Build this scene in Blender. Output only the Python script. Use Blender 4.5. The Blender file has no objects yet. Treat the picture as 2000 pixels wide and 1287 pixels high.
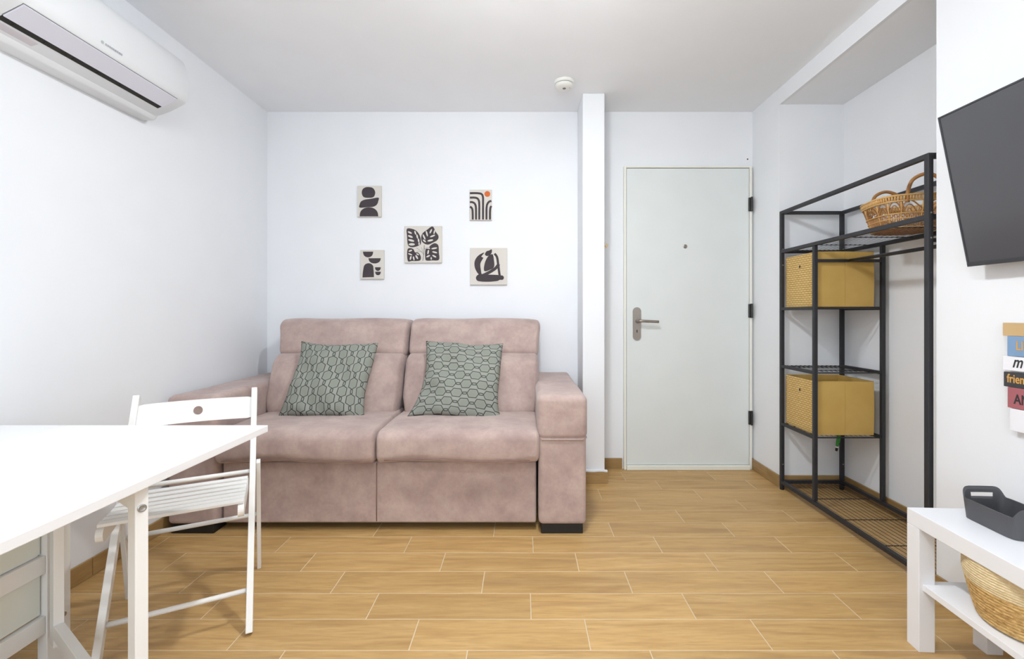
import bpy, bmesh, math, random
from mathutils import Vector, Matrix
random.seed(7)
SC = bpy.context.scene
COL = SC.collection

# ------------------------------------------------------------------ camera, light, exposure
cam_d = bpy.data.cameras.new('camera'); cam = bpy.data.objects.new('camera', cam_d); COL.objects.link(cam)
cam.location = (0, 0, 1.10); cam.rotation_euler = (math.pi/2, 0, 0)
cam_d.sensor_width = 36.0; cam_d.lens = 16.0
cam_d.shift_x = -0.011; cam_d.shift_y = -0.01575; cam_d.clip_start = 0.02
SC.camera = cam
SC.view_settings.view_transform = 'Standard'; SC.view_settings.look = 'None'
SC.view_settings.gamma = 1.0; SC.view_settings.use_curve_mapping = False
SC.view_settings.exposure = 0.47
SC.cycles.use_denoising = True
SC.cycles.max_bounces = 6; SC.cycles.diffuse_bounces = 4; SC.cycles.transparent_max_bounces = 8
SC.cycles.sample_clamp_indirect = 8.0
SC.cycles.use_adaptive_sampling = True; SC.cycles.adaptive_threshold = 0.045
SC.cycles.glossy_bounces = 3
LAMP_STRENGTH, LAMP_STRENGTH_2 = 232.0, 150.0
WINDOW_POWER = 32.0
w = bpy.data.worlds.new('world'); SC.world = w; w.use_nodes = True
w.node_tree.nodes['Background'].inputs[0].default_value = (0.75, 0.86, 1.0, 1)
w.node_tree.nodes['Background'].inputs[1].default_value = 1.0
w.cycles.sampling_method = 'NONE'
# daylight coming in through the window of the wall behind the camera
ld = bpy.data.lights.new('window_daylight', 'AREA'); ld.shape = 'RECTANGLE'; ld.size = 2.2; ld.size_y = 1.6
ld.energy = WINDOW_POWER; ld.color = (0.86, 0.93, 1.0)
lo = bpy.data.objects.new('window_daylight', ld); COL.objects.link(lo)
lo.location = (-0.2, -1.75, 1.45); lo.rotation_euler = (math.pi/2, 0, 0)

# ------------------------------------------------------------------ room measures
XL, XR, XN = -1.815, 1.625, 2.032        # left wall, right wall plane, back of the niche
YB, YF = 3.227, -1.60                    # door wall, wall behind the camera
YN0, YN1 = 1.79, 2.885                   # niche from / to
ZC, ZS = 2.528, 2.425                    # ceiling, niche soffit

# ------------------------------------------------------------------ helpers
def lin(c):
    def f(v):
        v = v/255.0
        return v/12.92 if v <= 0.04045 else ((v+0.055)/1.055)**2.4
    return (f(c[0]), f(c[1]), f(c[2]), 1.0)

ROOT = {}
def thing(name, label=None, cat=None, loc=(0, 0, 0), rz=0.0, group=None, kind=None):
    o = bpy.data.objects.new(name, None); COL.objects.link(o)
    o.empty_display_size = 0.1
    o.location = loc; o.rotation_euler = (0, 0, rz)
    ROOT[o] = (Matrix.Translation(Vector(loc)) @ Matrix.Rotation(rz, 4, 'Z'))
    tag(o, label, cat, group, kind)
    return o

def tag(o, label=None, cat=None, group=None, kind=None):
    if label: o['label'] = label
    if cat: o['category'] = cat
    if group: o['group'] = group
    if kind: o['kind'] = kind
    return o

def obj(name, vf, m, parent=None, smooth=False, world=False, uv=None):
    """one mesh object; with a parent the vertices are local to the thing (world=True converts)."""
    v, f = vf
    v = [Vector(p) for p in v]
    off = None
    if parent is not None:
        if world:
            inv = ROOT[parent].inverted()
            v = [inv @ p for p in v]
    else:
        lo_ = [min(p[i] for p in v) for i in range(3)]; hi_ = [max(p[i] for p in v) for i in range(3)]
        off = Vector(((lo_[0]+hi_[0])/2, (lo_[1]+hi_[1])/2, lo_[2]))
        v = [p-off for p in v]
    me = bpy.data.meshes.new(name)
    me.from_pydata([tuple(p) for p in v], [], f)
    me.validate(); me.update()
    bm = bmesh.new(); bm.from_mesh(me)
    bmesh.ops.recalc_face_normals(bm, faces=bm.faces)
    bm.to_mesh(me); bm.free()
    if smooth:
        me.polygons.foreach_set('use_smooth', [True]*len(me.polygons))
    if uv is not None:
        l = me.uv_layers.new(name='UVMap')
        for lp in me.loops:
            l.data[lp.index].uv = uv[lp.vertex_index]
    if m is not None: me.materials.append(m)
    o = bpy.data.objects.new(name, me); COL.objects.link(o)
    if parent is not None:
        o.parent = parent; ROOT[o] = ROOT[parent]
    else:
        o.location = off; ROOT[o] = Matrix.Translation(off)
    return o

def join(*vfs):
    V, F = [], []
    for v, f in vfs:
        n = len(V); V += [tuple(p) for p in v]; F += [tuple(i+n for i in q) for q in f]
    return V, F

def xf(vf, M):
    return [tuple(M @ Vector(p)) for p in vf[0]], vf[1]

def fn(vf, g):
    return [tuple(g(*p)) for p in vf[0]], vf[1]

def rbox(c, h, r=0.0, nr=1, n=(1, 1, 1)):
    """box with rounded edges: centre c, half sizes h, radius r."""
    def axis(hh, k):
        rr = min(r, hh*0.999)
        if rr <= 0: return [-hh + 2*hh*i/k for i in range(k+1)]
        a = [-(hh-rr)-rr*math.tan((1-i/nr)*math.pi/4) for i in range(nr)]
        b = [-(hh-rr)+2*(hh-rr)*i/k for i in range(k+1)]
        return a+b+[-q for q in reversed(a)]
    A = [axis(h[i], n[i]) for i in range(3)]
    V, F, D = [], [], {}
    def vid(p):
        k = (round(p[0], 7), round(p[1], 7), round(p[2], 7))
        if k not in D:
            D[k] = len(V)
            if r > 0:
                inn = [max(-(h[i]-min(r, h[i]*.999)), min(h[i]-min(r, h[i]*.999), p[i])) for i in range(3)]
                d = [p[i]-inn[i] for i in range(3)]
                L = math.sqrt(sum(q*q for q in d)) or 1
                V.append(tuple(c[i]+inn[i]+d[i]/L*min(r, h[i]) for i in range(3)))
            else:
                V.append(tuple(c[i]+p[i] for i in range(3)))
        return D[k]
    for ax in range(3):
        u, v = (ax+1) % 3, (ax+2) % 3
        for s in (-1, 1):
            for i in range(len(A[u])-1):
                for j in range(len(A[v])-1):
                    q = []
                    for (a, b) in ((i, j), (i+1, j), (i+1, j+1), (i, j+1)):
                        p = [0, 0, 0]; p[ax] = s*h[ax]; p[u] = A[u][a]; p[v] = A[v][b]
                        q.append(vid(p))
                    F.append(tuple(q))
    return V, F

def box(x0, x1, y0, y1, z0, z1, r=0.0, nr=1, n=(1, 1, 1)):
    return rbox(((x0+x1)/2, (y0+y1)/2, (z0+z1)/2), (abs(x1-x0)/2, abs(y1-y0)/2, abs(z1-z0)/2), r, nr, n)

def tube(pts, r, seg=8, closed=False, caps=True):
    pts = [Vector(p) for p in pts]; N = len(pts)
    rad = r if isinstance(r, (list, tuple)) else [r]*N
    V, F = [], []
    up = None
    for i in range(N):
        if closed: t = pts[(i+1) % N]-pts[i-1]
        else: t = pts[min(i+1, N-1)]-pts[max(i-1, 0)]
        t.normalize()
        if up is None:
            up = Vector((0, 0, 1)) if abs(t.z) < 0.9 else Vector((1, 0, 0))
        up = (up - t*up.dot(t)).normalized()
        s = t.cross(up)
        for k in range(seg):
            a = 2*math.pi*k/seg
            V.append(tuple(pts[i]+(up*math.cos(a)+s*math.sin(a))*rad[i]))
    for i in range(N if closed else N-1):
        j = (i+1) % N
        for k in range(seg):
            l = (k+1) % seg
            F.append((i*seg+k, i*seg+l, j*seg+l, j*seg+k))
    if caps and not closed:
        F.append(tuple(range(seg))); F.append(tuple((N-1)*seg+k for k in reversed(range(seg))))
    return V, F

def bar(p, q, a, b, side, r=0.001):
    """square bar from p to q; a = size along `side`, b = size across."""
    p, q = Vector(p), Vector(q); t = (q-p); L = t.length; t.normalize()
    s = Vector(side); s = (s-t*s.dot(t)).normalized(); u = t.cross(s)
    vf = rbox((0, 0, L/2), (a/2, b/2, L/2), r, 1)
    M = Matrix(((s.x, u.x, t.x, p.x), (s.y, u.y, t.y, p.y), (s.z, u.z, t.z, p.z), (0, 0, 0, 1)))
    return xf(vf, M)

def lathe(prof, seg=32, c=(0, 0)):
    V, F = [], []
    for (r, z) in prof:
        for k in range(seg):
            a = 2*math.pi*k/seg
            V.append((c[0]+r*math.cos(a), c[1]+r*math.sin(a), z))
    for i in range(len(prof)-1):
        for k in range(seg):
            l = (k+1) % seg
            F.append((i*seg+k, i*seg+l, (i+1)*seg+l, (i+1)*seg+k))
    F.append(tuple(reversed(range(seg)))); F.append(tuple((len(prof)-1)*seg+k for k in range(seg)))
    return V, F

def prism(poly, t):
    """2-D polygon extruded by t along +z (local)"""
    N = len(poly)
    V = [(x, y, 0) for x, y in poly]+[(x, y, t) for x, y in poly]
    F = [tuple(reversed(range(N))), tuple(range(N, 2*N))]+[(i, (i+1) % N, N+(i+1) % N, N+i) for i in range(N)]
    return V, F

def smooth_poly(p, k=5):
    N = len(p); out = []
    for i in range(N):
        a, b, c, d = (Vector((*p[(i+j) % N], 0)) for j in (-1, 0, 1, 2))
        for s in range(k):
            t = s/k
            q = 0.5*((2*b)+(-a+c)*t+(2*a-5*b+4*c-d)*t*t+(-a+3*b-3*c+d)*t**3)
            out.append((q.x, q.y))
    return out

def spline(p, k=6):
    P = [Vector(q) for q in p]; P = [2*P[0]-P[1]]+P+[2*P[-1]-P[-2]]
    out = []
    for i in range(1, len(P)-2):
        a, b, c, d = P[i-1:i+3]
        for s in range(k):
            t = s/k
            out.append(0.5*((2*b)+(-a+c)*t+(2*a-5*b+4*c-d)*t*t+(-a+3*b-3*c+d)*t**3))
    out.append(P[-2]); return out

def text_mesh(s, size, thick=0.0008, shear=0.0, bold=0.0):
    cu = bpy.data.curves.new('lettering', 'FONT'); cu.body = s; cu.size = size; cu.extrude = thick/2
    cu.shear = shear; cu.offset = bold; cu.resolution_u = 3
    o = bpy.data.objects.new('lettering_tmp', cu); COL.objects.link(o)
    me = bpy.data.meshes.new_from_object(o.evaluated_get(bpy.context.evaluated_depsgraph_get()))
    V = [tuple(v.co) for v in me.vertices]; F = [tuple(p.vertices) for p in me.polygons]
    bpy.data.objects.remove(o); bpy.data.curves.remove(cu); bpy.data.meshes.remove(me)
    return V, F

# ------------------------------------------------------------------ materials
class NT:
    def __init__(s, name):
        s.m = bpy.data.materials.new(name); s.m.use_nodes = True
        s.t = s.m.node_tree; s.b = s.t.nodes['Principled BSDF']
    def n(s, typ, **kw):
        q = s.t.nodes.new(typ)
        for k, v in kw.items(): setattr(q, k, v)
        return q
    def l(s, a, b): s.t.links.new(a, b)
    def math(s, op, a, b=None, clamp=False):
        q = s.n('ShaderNodeMath', operation=op, use_clamp=clamp)
        for i, x in enumerate((a, b)):
            if x is None: continue
            if isinstance(x, (int, float)): q.inputs[i].default_value = x
            else: s.l(x, q.inputs[i])
        return q.outputs[0]
    def coord(s, kind='Object', scale=(1, 1, 1), rnd=False):
        tc = s.n('ShaderNodeTexCoord'); mp = s.n('ShaderNodeMapping'); mp.inputs['Scale'].default_value = scale
        src = tc.outputs[kind]
        if rnd:
            oi = s.n('ShaderNodeObjectInfo'); cx = s.n('ShaderNodeCombineXYZ')
            s.l(s.math('MULTIPLY', oi.outputs['Random'], 37.0), cx.inputs[0]); s.l(s.math('MULTIPLY', oi.outputs['Random'], 91.0), cx.inputs[1])
            va = s.n('ShaderNodeVectorMath', operation='ADD'); s.l(src, va.inputs[0]); s.l(cx.outputs[0], va.inputs[1]); src = va.outputs[0]
        s.l(src, mp.inputs['Vector']); return mp.outputs[0]
    def noise(s, vec, scale, detail=3, rough=0.5, dist=0.0):
        q = s.n('ShaderNodeTexNoise'); q.inputs['Scale'].default_value = scale; q.inputs['Detail'].default_value = detail
        q.inputs['Roughness'].default_value = rough; q.inputs['Distortion'].default_value = dist
        s.l(vec, q.inputs['Vector']); return q.outputs['Fac']
    def ramp(s, fac, stops):
        q = s.n('ShaderNodeValToRGB'); e = q.color_ramp.elements
        e[0].position, e[0].color = stops[0][0], stops[0][1]
        e[1].position, e[1].color = stops[-1][0], stops[-1][1]
        for p, c in stops[1:-1]:
            x = e.new(p); x.color = c
        s.l(fac, q.inputs[0]); return q.outputs[0]
    def mix(s, fac, a, b, mode='MIX'):
        q = s.n('ShaderNodeMix', data_type='RGBA', blend_type=mode)
        for i, x in ((0, fac), (6, a), (7, b)):
            if isinstance(x, (int, float)): q.inputs[i].default_value = x
            elif isinstance(x, tuple): q.inputs[i].default_value = x
            else: s.l(x, q.inputs[i])
        return q.outputs[2]
    def col(s, x):
        if isinstance(x, tuple): s.b.inputs['Base Color'].default_value = x
        else: s.l(x, s.b.inputs['Base Color'])
    def bump(s, h, strength=0.3, dist=0.002):
        q = s.n('ShaderNodeBump'); q.inputs['Strength'].default_value = strength; q.inputs['Distance'].default_value = dist
        s.l(h, q.inputs['Height']); s.l(q.outputs[0], s.b.inputs['Normal'])
    def set(s, rough=0.5, metal=0.0, spec=0.5):
        s.b.inputs['Roughness'].default_value = rough; s.b.inputs['Metallic'].default_value = metal
        s.b.inputs['Specular IOR Level'].default_value = spec; return s

def plain(name, c, rough=0.5, metal=0.0, spec=0.5, bump=0.0, bscale=200, var=0.04):
    t = NT(name).set(rough, metal, spec)
    v = t.coord('Object')
    L = lin(c)
    nz = t.noise(v, 6.0, 0)
    t.col(t.ramp(nz, [(0.3, tuple(x*(1-var) for x in L[:3])+(1,)), (0.7, tuple(min(1, x*(1+var)) for x in L[:3])+(1,))]))
    if bump > 0: t.bump(t.noise(v, bscale, 3), bump, 0.001)
    return t.m

M = {}
M['wall'] = plain('wall_paint', (238, 240, 243), 0.85, spec=0.15, var=0.006)
M['ceiling'] = plain('ceiling_paint', (246, 248, 251), 0.9, spec=0.15, var=0.006)
M['grout'] = plain('grout', (214, 196, 166), 0.9, spec=0.2)
M['white_lacquer'] = plain('white_lacquer', (240, 240, 241), 0.38, spec=0.4, var=0.006)
M['white_wood'] = plain('white_painted_wood', (236, 235, 232), 0.45, spec=0.4, var=0.01)
M['drawer'] = plain('pale_grey_green_board', (226, 229, 220), 0.5, var=0.01)
M['foil'] = plain('white_foil', (238, 239, 242), 0.42, spec=0.4, var=0.006)
M['door'] = plain('door_paint', (226, 231, 230), 0.42, spec=0.4, var=0.01)
M['cream'] = plain('cream_frame_paint', (238, 238, 228), 0.45, var=0.012)
M['nickel'] = plain('brushed_nickel', (158, 150, 142), 0.34, metal=0.85)
M['hinge'] = plain('dark_hinge_metal', (62, 62, 62), 0.45, metal=0.5)
M['rack'] = plain('black_powder_coat', (44, 44, 48), 0.5, spec=0.45, var=0.03)
M['black'] = plain('black_plastic', (24, 24, 25), 0.5)
M['steel'] = plain('zinc_bolt', (168, 168, 168), 0.35, metal=0.8)
M['ac'] = plain('ac_white_plastic', (228, 230, 232), 0.42, spec=0.45, var=0.004)
M['ac_flap'] = plain('ac_flap_plastic', (226, 226, 236), 0.42, spec=0.45, var=0.004)
M['ac_dark'] = plain('dark_air_slot', (42, 40, 36), 0.8)
M['ac_mark'] = plain('grey_print', (180, 183, 187), 0.6)
M['ac_label'] = plain('pale_pink_sticker', (212, 206, 210), 0.6)
M['detector'] = plain('off_white_plastic', (238, 238, 232), 0.5, var=0.006)
M['grey_slot'] = plain('grey_slot', (120, 120, 118), 0.7)
M['brass'] = plain('brass', (212, 170, 88), 0.35, metal=0.6)
M['canvas'] = plain('canvas_off_white', (216, 211, 203), 0.85, spec=0.2, bump=0.1, bscale=900, var=0.01)
M['ink'] = plain('charcoal_ink', (78, 72, 75), 0.9, spec=0.1, var=0.1)
M['orange'] = plain('orange_ink', (214, 112, 64), 0.9, spec=0.1)
M['tray'] = plain('dark_grey_plastic', (80, 80, 83), 0.42, spec=0.5, var=0.02)
M['green'] = plain('green_plastic', (40, 140, 46), 0.5)
M['tv_frame'] = plain('tv_bezel', (58, 60, 64), 0.4)
M['pine'] = plain('pale_pine', (206, 174, 126), 0.6, var=0.06)
M['blue_board'] = plain('blue_paint', (128, 160, 196), 0.6)
M['white_board'] = plain('white_board_paint', (240, 240, 244), 0.6, var=0.006)
M['dark_board'] = plain('charcoal_board_paint', (62, 62, 66), 0.6)
M['pink_board'] = plain('dusty_pink_paint', (168, 98, 104), 0.6)
M['gold_letter'] = plain('gold_letter_paint', (216, 164, 84), 0.5)
M['dark_letter'] = plain('dark_letter_paint', (48, 48, 52), 0.6)
M['rattan'] = plain('rattan_cane', (184, 130, 74), 0.5, bump=0.2, bscale=120, var=0.22)
M['rattan_light'] = plain('rattan_light_cane', (218, 174, 110), 0.5, bump=0.2, bscale=120, var=0.12)

# TV glass: dark, glossy
t = NT('tv_screen').set(0.22, 0, 0.9); t.col(lin((70, 71, 75))); M['screen'] = t.m
# lamp diffusers
for key, st in (('lamp', LAMP_STRENGTH), ('lamp_2', LAMP_STRENGTH_2)):
    t = NT('lamp_diffuser'); t.col(lin((250, 248, 242)))
    t.b.inputs['Emission Color'].default_value = (0.93, 0.968, 1.0, 1); t.b.inputs['Emission Strength'].default_value = st
    M[key] = t.m
# window glass
t = NT('window_glass'); tr = t.n('ShaderNodeBsdfTransparent'); gl = t.n('ShaderNodeBsdfGlossy'); gl.inputs['Roughness'].default_value = 0.02
mx = t.n('ShaderNodeMixShader'); mx.inputs[0].default_value = 0.06
t.l(tr.outputs[0], mx.inputs[1]); t.l(gl.outputs[0], mx.inputs[2]); t.l(mx.outputs[0], t.t.nodes['Material Output'].inputs[0]); M['glass'] = t.m

def wood_tile(name, tint=1.0, along=0):
    t = NT(name).set(0.42, 0, 0.4)
    sc = [1.0, 1.0, 1.0]; sc[along] = 0.09
    v = t.coord('Object', tuple(sc), rnd=True)
    g1 = t.noise(v, 95.0, 5, 0.62, 0.6)
    g2 = t.noise(v, 22.0, 4, 0.55, 1.2)
    g3 = t.noise(v, 9.0, 2, 0.5, 0.4)
    c = t.ramp(g2, [(0.28, lin((176*tint, 138*tint, 84*tint))), (0.5, lin((194*tint, 156*tint, 98*tint))), (0.72, lin((206*tint, 169*tint, 112*tint)))])
    c = t.mix(t.math('MULTIPLY', t.math('SUBTRACT', 0.56, g1, True), 1.5, True), c, lin((158*tint, 118*tint, 70*tint)))
    c = t.mix(t.math('MULTIPLY', t.math('SUBTRACT', g3, 0.60, True), 2.6, True), c, lin((150*tint, 116*tint, 80*tint)))
    oi = t.n('ShaderNodeObjectInfo')
    hs = t.n('ShaderNodeHueSaturation'); hs.inputs['Saturation'].default_value = 0.98
    t.l(t.math('ADD', t.math('MULTIPLY', oi.outputs['Random'], 0.13), 0.94), hs.inputs['Value']); t.l(c, hs.inputs['Color'])
    t.col(hs.outputs[0]); t.bump(g1, 0.12, 0.001)
    return t.m
M['plank'] = wood_tile('wood_look_tile')
M['skirt_y'] = wood_tile('wood_skirting_tile', 0.86, 1)
M['skirt_x'] = wood_tile('wood_skirting_tile_across', 0.86, 0)

# sofa suede
t = NT('dusty_pink_suede').set(0.9, 0, 0.15)
v = t.coord('Object')
a = t.noise(v, 6.5, 6, 0.66, 0.15); b = t.noise(v, 60.0, 4, 0.65); c2 = t.noise(v, 420.0, 2)
c = t.ramp(a, [(0.30, lin((163, 141, 135))), (0.5, lin((181, 159, 152))), (0.72, lin((198, 177, 167)))])
c = t.mix(t.math('MULTIPLY', t.math('SUBTRACT', b, 0.45, True), 0.8, True), c, lin((156, 134, 128)))
t.col(c); t.bump(t.math('ADD', t.math('MULTIPLY', b, 0.7), t.math('MULTIPLY', c2, 0.3)), 0.25, 0.002)
t.b.inputs['Sheen Weight'].default_value = 0.25; t.b.inputs['Sheen Roughness'].default_value = 0.5
M['suede'] = t.m
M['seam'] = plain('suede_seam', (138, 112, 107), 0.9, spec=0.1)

# cushion weave with hexagons (UV in metres)
def hexcloth(name, base, line, inner):
    t = NT(name).set(0.9, 0, 0.15)
    tc = t.n('ShaderNodeTexCoord'); sp = t.n('ShaderNodeSeparateXYZ'); t.l(tc.outputs['UV'], sp.inputs[0])
    U, V_ = sp.outputs[0], sp.outputs[1]
    A_, B_ = 0.0935, 0.0525
    hx, hy, lx, ly = 0.0335, 0.0225, 0.0125, 0.0055
    lines, ins = None, None
    for i in (0, 1):
        fx = t.math('FRACT', t.math('ADD', t.math('DIVIDE', U, A_), 0.5+0.5*i+10))
        fy = t.math('FRACT', t.math('ADD', t.math('DIVIDE', V_, 2*B_), 0.5+0.5*i+10))
        x = t.math('MULTIPLY', t.math('ABSOLUTE', t.math('SUBTRACT', fx, 0.5)), A_)
        y = t.math('MULTIPLY', t.math('ABSOLUTE', t.math('SUBTRACT', fy, 0.5)), 2*B_)
        def hexd(x, y, hx, hy):
            k = t.math('SUBTRACT', t.math('ADD', t.math('MULTIPLY', x, 0.858), t.math('MULTIPLY', y, 0.515)), 0.858*hx)
            return t.math('MAXIMUM', k, t.math('SUBTRACT', y, hy))
        d = hexd(x, y, hx, hy)
        x2 = t.math('SUBTRACT', A_/2, x)
        d2 = hexd(x2, y, lx, ly)
        ad = t.math('MINIMUM', t.math('ABSOLUTE', d), t.math('ABSOLUTE', d2))
        dn = t.math('MINIMUM', d, d)
        lines = ad if lines is None else t.math('MINIMUM', lines, ad)
        ins = dn if ins is None else t.math('MINIMUM', ins, dn)
    lm = t.math('LESS_THAN', lines, 0.0024)
    im = t.math('LESS_THAN', ins, -0.006)
    sv = t.coord('UV', (1, 1, 1)); fine = t.noise(sv, 600.0, 2); big = t.noise(sv, 9.0, 3)
    c = t.mix(im, lin(base), lin(inner))
    c = t.mix(t.math('MULTIPLY', t.math('SUBTRACT', fine, 0.4, True), 0.9, True), c, lin(tuple(q*0.8 for q in base)))
    c = t.mix(t.math('MULTIPLY', lm, 0.95), c, lin(line))
    t.col(c); t.bump(t.math('SUBTRACT', t.math('MULTIPLY', fine, 0.4), t.math('MULTIPLY', lm, 0.6)), 0.5, 0.0015)
    return t.m
M['hex'] = hexcloth('green_grey_hexagon_weave', (152, 154, 145), (68, 73, 68), (140, 144, 134))

# mustard bins
t = NT('mustard_fabric').set(0.85, 0, 0.2); v = t.coord('Object')
c = t.ramp(t.noise(v, 7, 3), [(0.3, lin((194, 158, 86))), (0.7, lin((204, 169, 98)))])
t.col(c); t.bump(t.noise(v, 500, 2), 0.15, 0.001); M['mustard'] = t.m
t = NT('mustard_paper_weave').set(0.8, 0, 0.2); v = t.coord('Object')
br = t.n('ShaderNodeTexBrick'); br.offset = 0.5
sp = t.n('ShaderNodeSeparateXYZ'); cb = t.n('ShaderNodeCombineXYZ'); t.l(v, sp.inputs[0])
t.l(sp.outputs[1], cb.inputs[0]); t.l(sp.outputs[2], cb.inputs[1]); t.l(cb.outputs[0], br.inputs['Vector'])
br.inputs['Scale'].default_value = 1.0; br.inputs['Brick Width'].default_value = 0.030; br.inputs['Row Height'].default_value = 0.0125
br.inputs['Mortar Size'].default_value = 0.0016; br.inputs['Mortar Smooth'].default_value = 0.6
br.inputs['Color1'].default_value = lin((226, 194, 130)); br.inputs['Color2'].default_value = lin((219, 185, 119)); br.inputs['Mortar'].default_value = lin((160, 120, 62))
t.col(br.outputs['Color']); t.bump(t.math('SUBTRACT', 1.0, br.outputs['Fac']), 0.7, 0.004); M['weave'] = t.m

def straw(name, lo_c, hi_c, sc):
    t = NT(name).set(0.75, 0, 0.2); v = t.coord('Object', (1, 1, 3.2))
    n1 = t.noise(v, sc, 4, 0.65, 0.5); n2 = t.noise(v, 16, 2)
    c = t.ramp(n1, [(0.32, lin(lo_c)), (0.62, lin(hi_c))]); t.col(c); t.bump(n1, 0.5, 0.004)
    return t.m
M['straw_dark'] = straw('golden_seagrass', (158, 120, 68), (226, 190, 128), 60)
M['straw_light'] = straw('cream_palm_braid', (208, 186, 142), (236, 216, 176), 90)

# ------------------------------------------------------------------ the setting
T = 0.12
def structure(name, vf, m): return tag(obj(name, vf, m), kind='structure')
floor = structure('floor', box(XL-0.13, XN+0.12, YF-0.1, YB+0.11, -0.06, -0.0009), M['grout'])
PW, PL, GAP = 0.1513, 0.595, 0.0036
hx, hy, ch = (PL-GAP)/2, (PW-GAP)/2, 0.0006
pv = [(-hx, -hy, -0.01), (hx, -hy, -0.01), (hx, hy, -0.01), (-hx, hy, -0.01),
      (-hx, -hy, -ch), (hx, -hy, -ch), (hx, hy, -ch), (-hx, hy, -ch),
      (-hx+ch, -hy+ch, 0), (hx-ch, -hy+ch, 0), (hx-ch, hy-ch, 0), (-hx+ch, hy-ch, 0)]
pf = [(0, 1, 5, 4), (1, 2, 6, 5), (2, 3, 7, 6), (3, 0, 4, 7), (4, 5, 9, 8), (5, 6, 10, 9), (6, 7, 11, 10), (7, 4, 8, 11), (8, 9, 10, 11)]
first = obj('plank', (pv, pf), M['plank'], floor)
plank_me = first.data
fz = Matrix.Translation(-ROOT[floor].translation)
k0 = -20; first_used = False
for k in range(k0, 13):
    y0 = 1.335+PW*k
    if y0 < YF-0.05 or y0 > YB: continue
    off = (0.413-0.1925*k) % PL
    x = off-PL*4
    while x < XN:
        if x+PL > XL-0.02:
            if not first_used: p = first; first_used = True
            else:
                p = bpy.data.objects.new('plank', plank_me); COL.objects.link(p); p.parent = floor
            p.location = fz @ Vector((x+PL/2, y0+PW/2, 0))
        x += PL
structure('ceiling', box(XL-T, XR+0.001, YF-T, YB+T, ZC, ZC+0.1), M['ceiling'])
structure('ceiling_niche', box(XR, XN+T, YN0, YB+T, ZS, ZC+0.1), M['ceiling'])
structure('wall_left', box(XL-T, XL, YF-T, YB+T, 0, ZC), M['wall'])
structure('wall_back', box(XL, XR+0.3, YB, YB+T, 0, ZC), M['wall'])
structure('wall_entry_side', box(XR, XN+T, YN1, YB, 0, ZS), M['wall'])
structure('wall_niche', box(XN, XN+T, YN0-0.02, YN1, 0, ZS), M['wall'])
structure('wall_right', box(XR, XR+0.5, YF-T, YN0, 0, ZC), M['wall'])
structure('wall_beam', box(XR-0.0005, XR+0.02, YN0, YB, ZS-0.0002, ZC), M['wall'])
structure('trim_1', box(0.385, 0.528, 2.95, YB, 0, ZC, 0.006, 2), M['wall'])   # boxed pillar beside the sofa
# wall behind the camera with its window
wx0, wx1, wz0, wz1 = -1.3, 0.9, 0.65, 2.25
structure('wall_front', join(box(XL, wx0, YF-T, YF, 0, ZC), box(wx1, XR, YF-T, YF, 0, ZC), box(wx0, wx1, YF-T, YF, 0, wz0), box(wx0, wx1, YF-T, YF, wz1, ZC)), M['wall'])
wn = tag(obj('window_1', join(box(wx0, wx1, YF-0.09, YF-0.03, wz0, wz0+0.06), box(wx0, wx1, YF-0.09, YF-0.03, wz1-0.06, wz1),
         box(wx0, wx0+0.06, YF-0.09, YF-0.03, wz0+0.06, wz1-0.06), box(wx1-0.06, wx1, YF-0.09, YF-0.03, wz0+0.06, wz1-0.06),
         box(-0.24, -0.16, YF-0.09, YF-0.03, wz0+0.06, wz1-0.06)), M['white_wood']), kind='structure')
for (a, b) in ((wx0+0.06, -0.24), (-0.16, wx1-0.06)):
    obj('pane', box(a, b, YF-0.064, YF-0.058, wz0+0.06, wz1-0.06), M['glass'], wn, world=True)

# skirting tiles
def skirting(name, runs):
    """runs: (axis, fixed wall coordinate, inward sign, from, to, joints)"""
    back, tiles = [], []
    for (ax, c, s, a, b, joints) in runs:
        cuts = [a]+[j for j in joints if a < j < b]+[b]
        if ax == 'y': back.append(box(c, c+s*0.0085, a, b, 0, 0.073))
        else: back.append(box(a, b, c, c+s*0.0085, 0, 0.073))
        for i in range(len(cuts)-1):
            g = 0.0012
            if ax == 'y': tiles.append((box(c+s*0.001, c+s*0.012, cuts[i]+g, cuts[i+1]-g, 0.002, 0.0755, 0.0012), 'skirt_y'))
            else: tiles.append((box(cuts[i]+g, cuts[i+1]-g, c+s*0.001, c+s*0.012, 0.002, 0.0755, 0.0012), 'skirt_x'))
    r = tag(obj(name, join(*back), M['grout']), kind='structure')
    for vf, m in tiles: obj('tile', vf, M[m], r, world=True)
skirting('baseboard_left', [('y', XL, 1, YF, YB, [-0.94, -0.47, 0.0, 0.48, 0.955, 1.43, 1.906, 2.38, 2.855])])
skirting('baseboard_back', [('x', YB, -1, XL+0.012, 0.385, [-1.4, -0.92, -0.45, 0.02]), ('x', YB, -1, 0.528, 0.700, []), ('x', YB, -1, 1.612, XR-0.012, [])])
skirting('baseboard_pillar', [('x', 2.95, -1, 0.373, 0.546, []), ('y', 0.528, 1, 2.95, YB-0.012, []), ('y', 0.385, -1, 2.95, YB-0.012, [])])
skirting('baseboard_right', [('y', XR, -1, YN1-0.012, YB, [3.02]), ('x', YN1, -1, XR, XN-0.012, [1.86]), ('y', XN, -1, YN0, YN1-0.012, [2.35])])
skirting('baseboard_television', [('y', XR, -1, YF, YN0, [-1.1, -0.63, -0.15, 0.32, 0.8, 1.27])])
# lump of filler at the foot of the pillar
obj('plaster_bead', fn(box(0.37, 0.545, 2.936, 2.952, 0.0757, 0.09, 0.004, 2, (6, 1, 1)), lambda x, y, z: (x, y, z-0.002*math.sin(x*60)-0.001)), M['wall'], bpy.data.objects['trim_1'], True, True)

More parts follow.
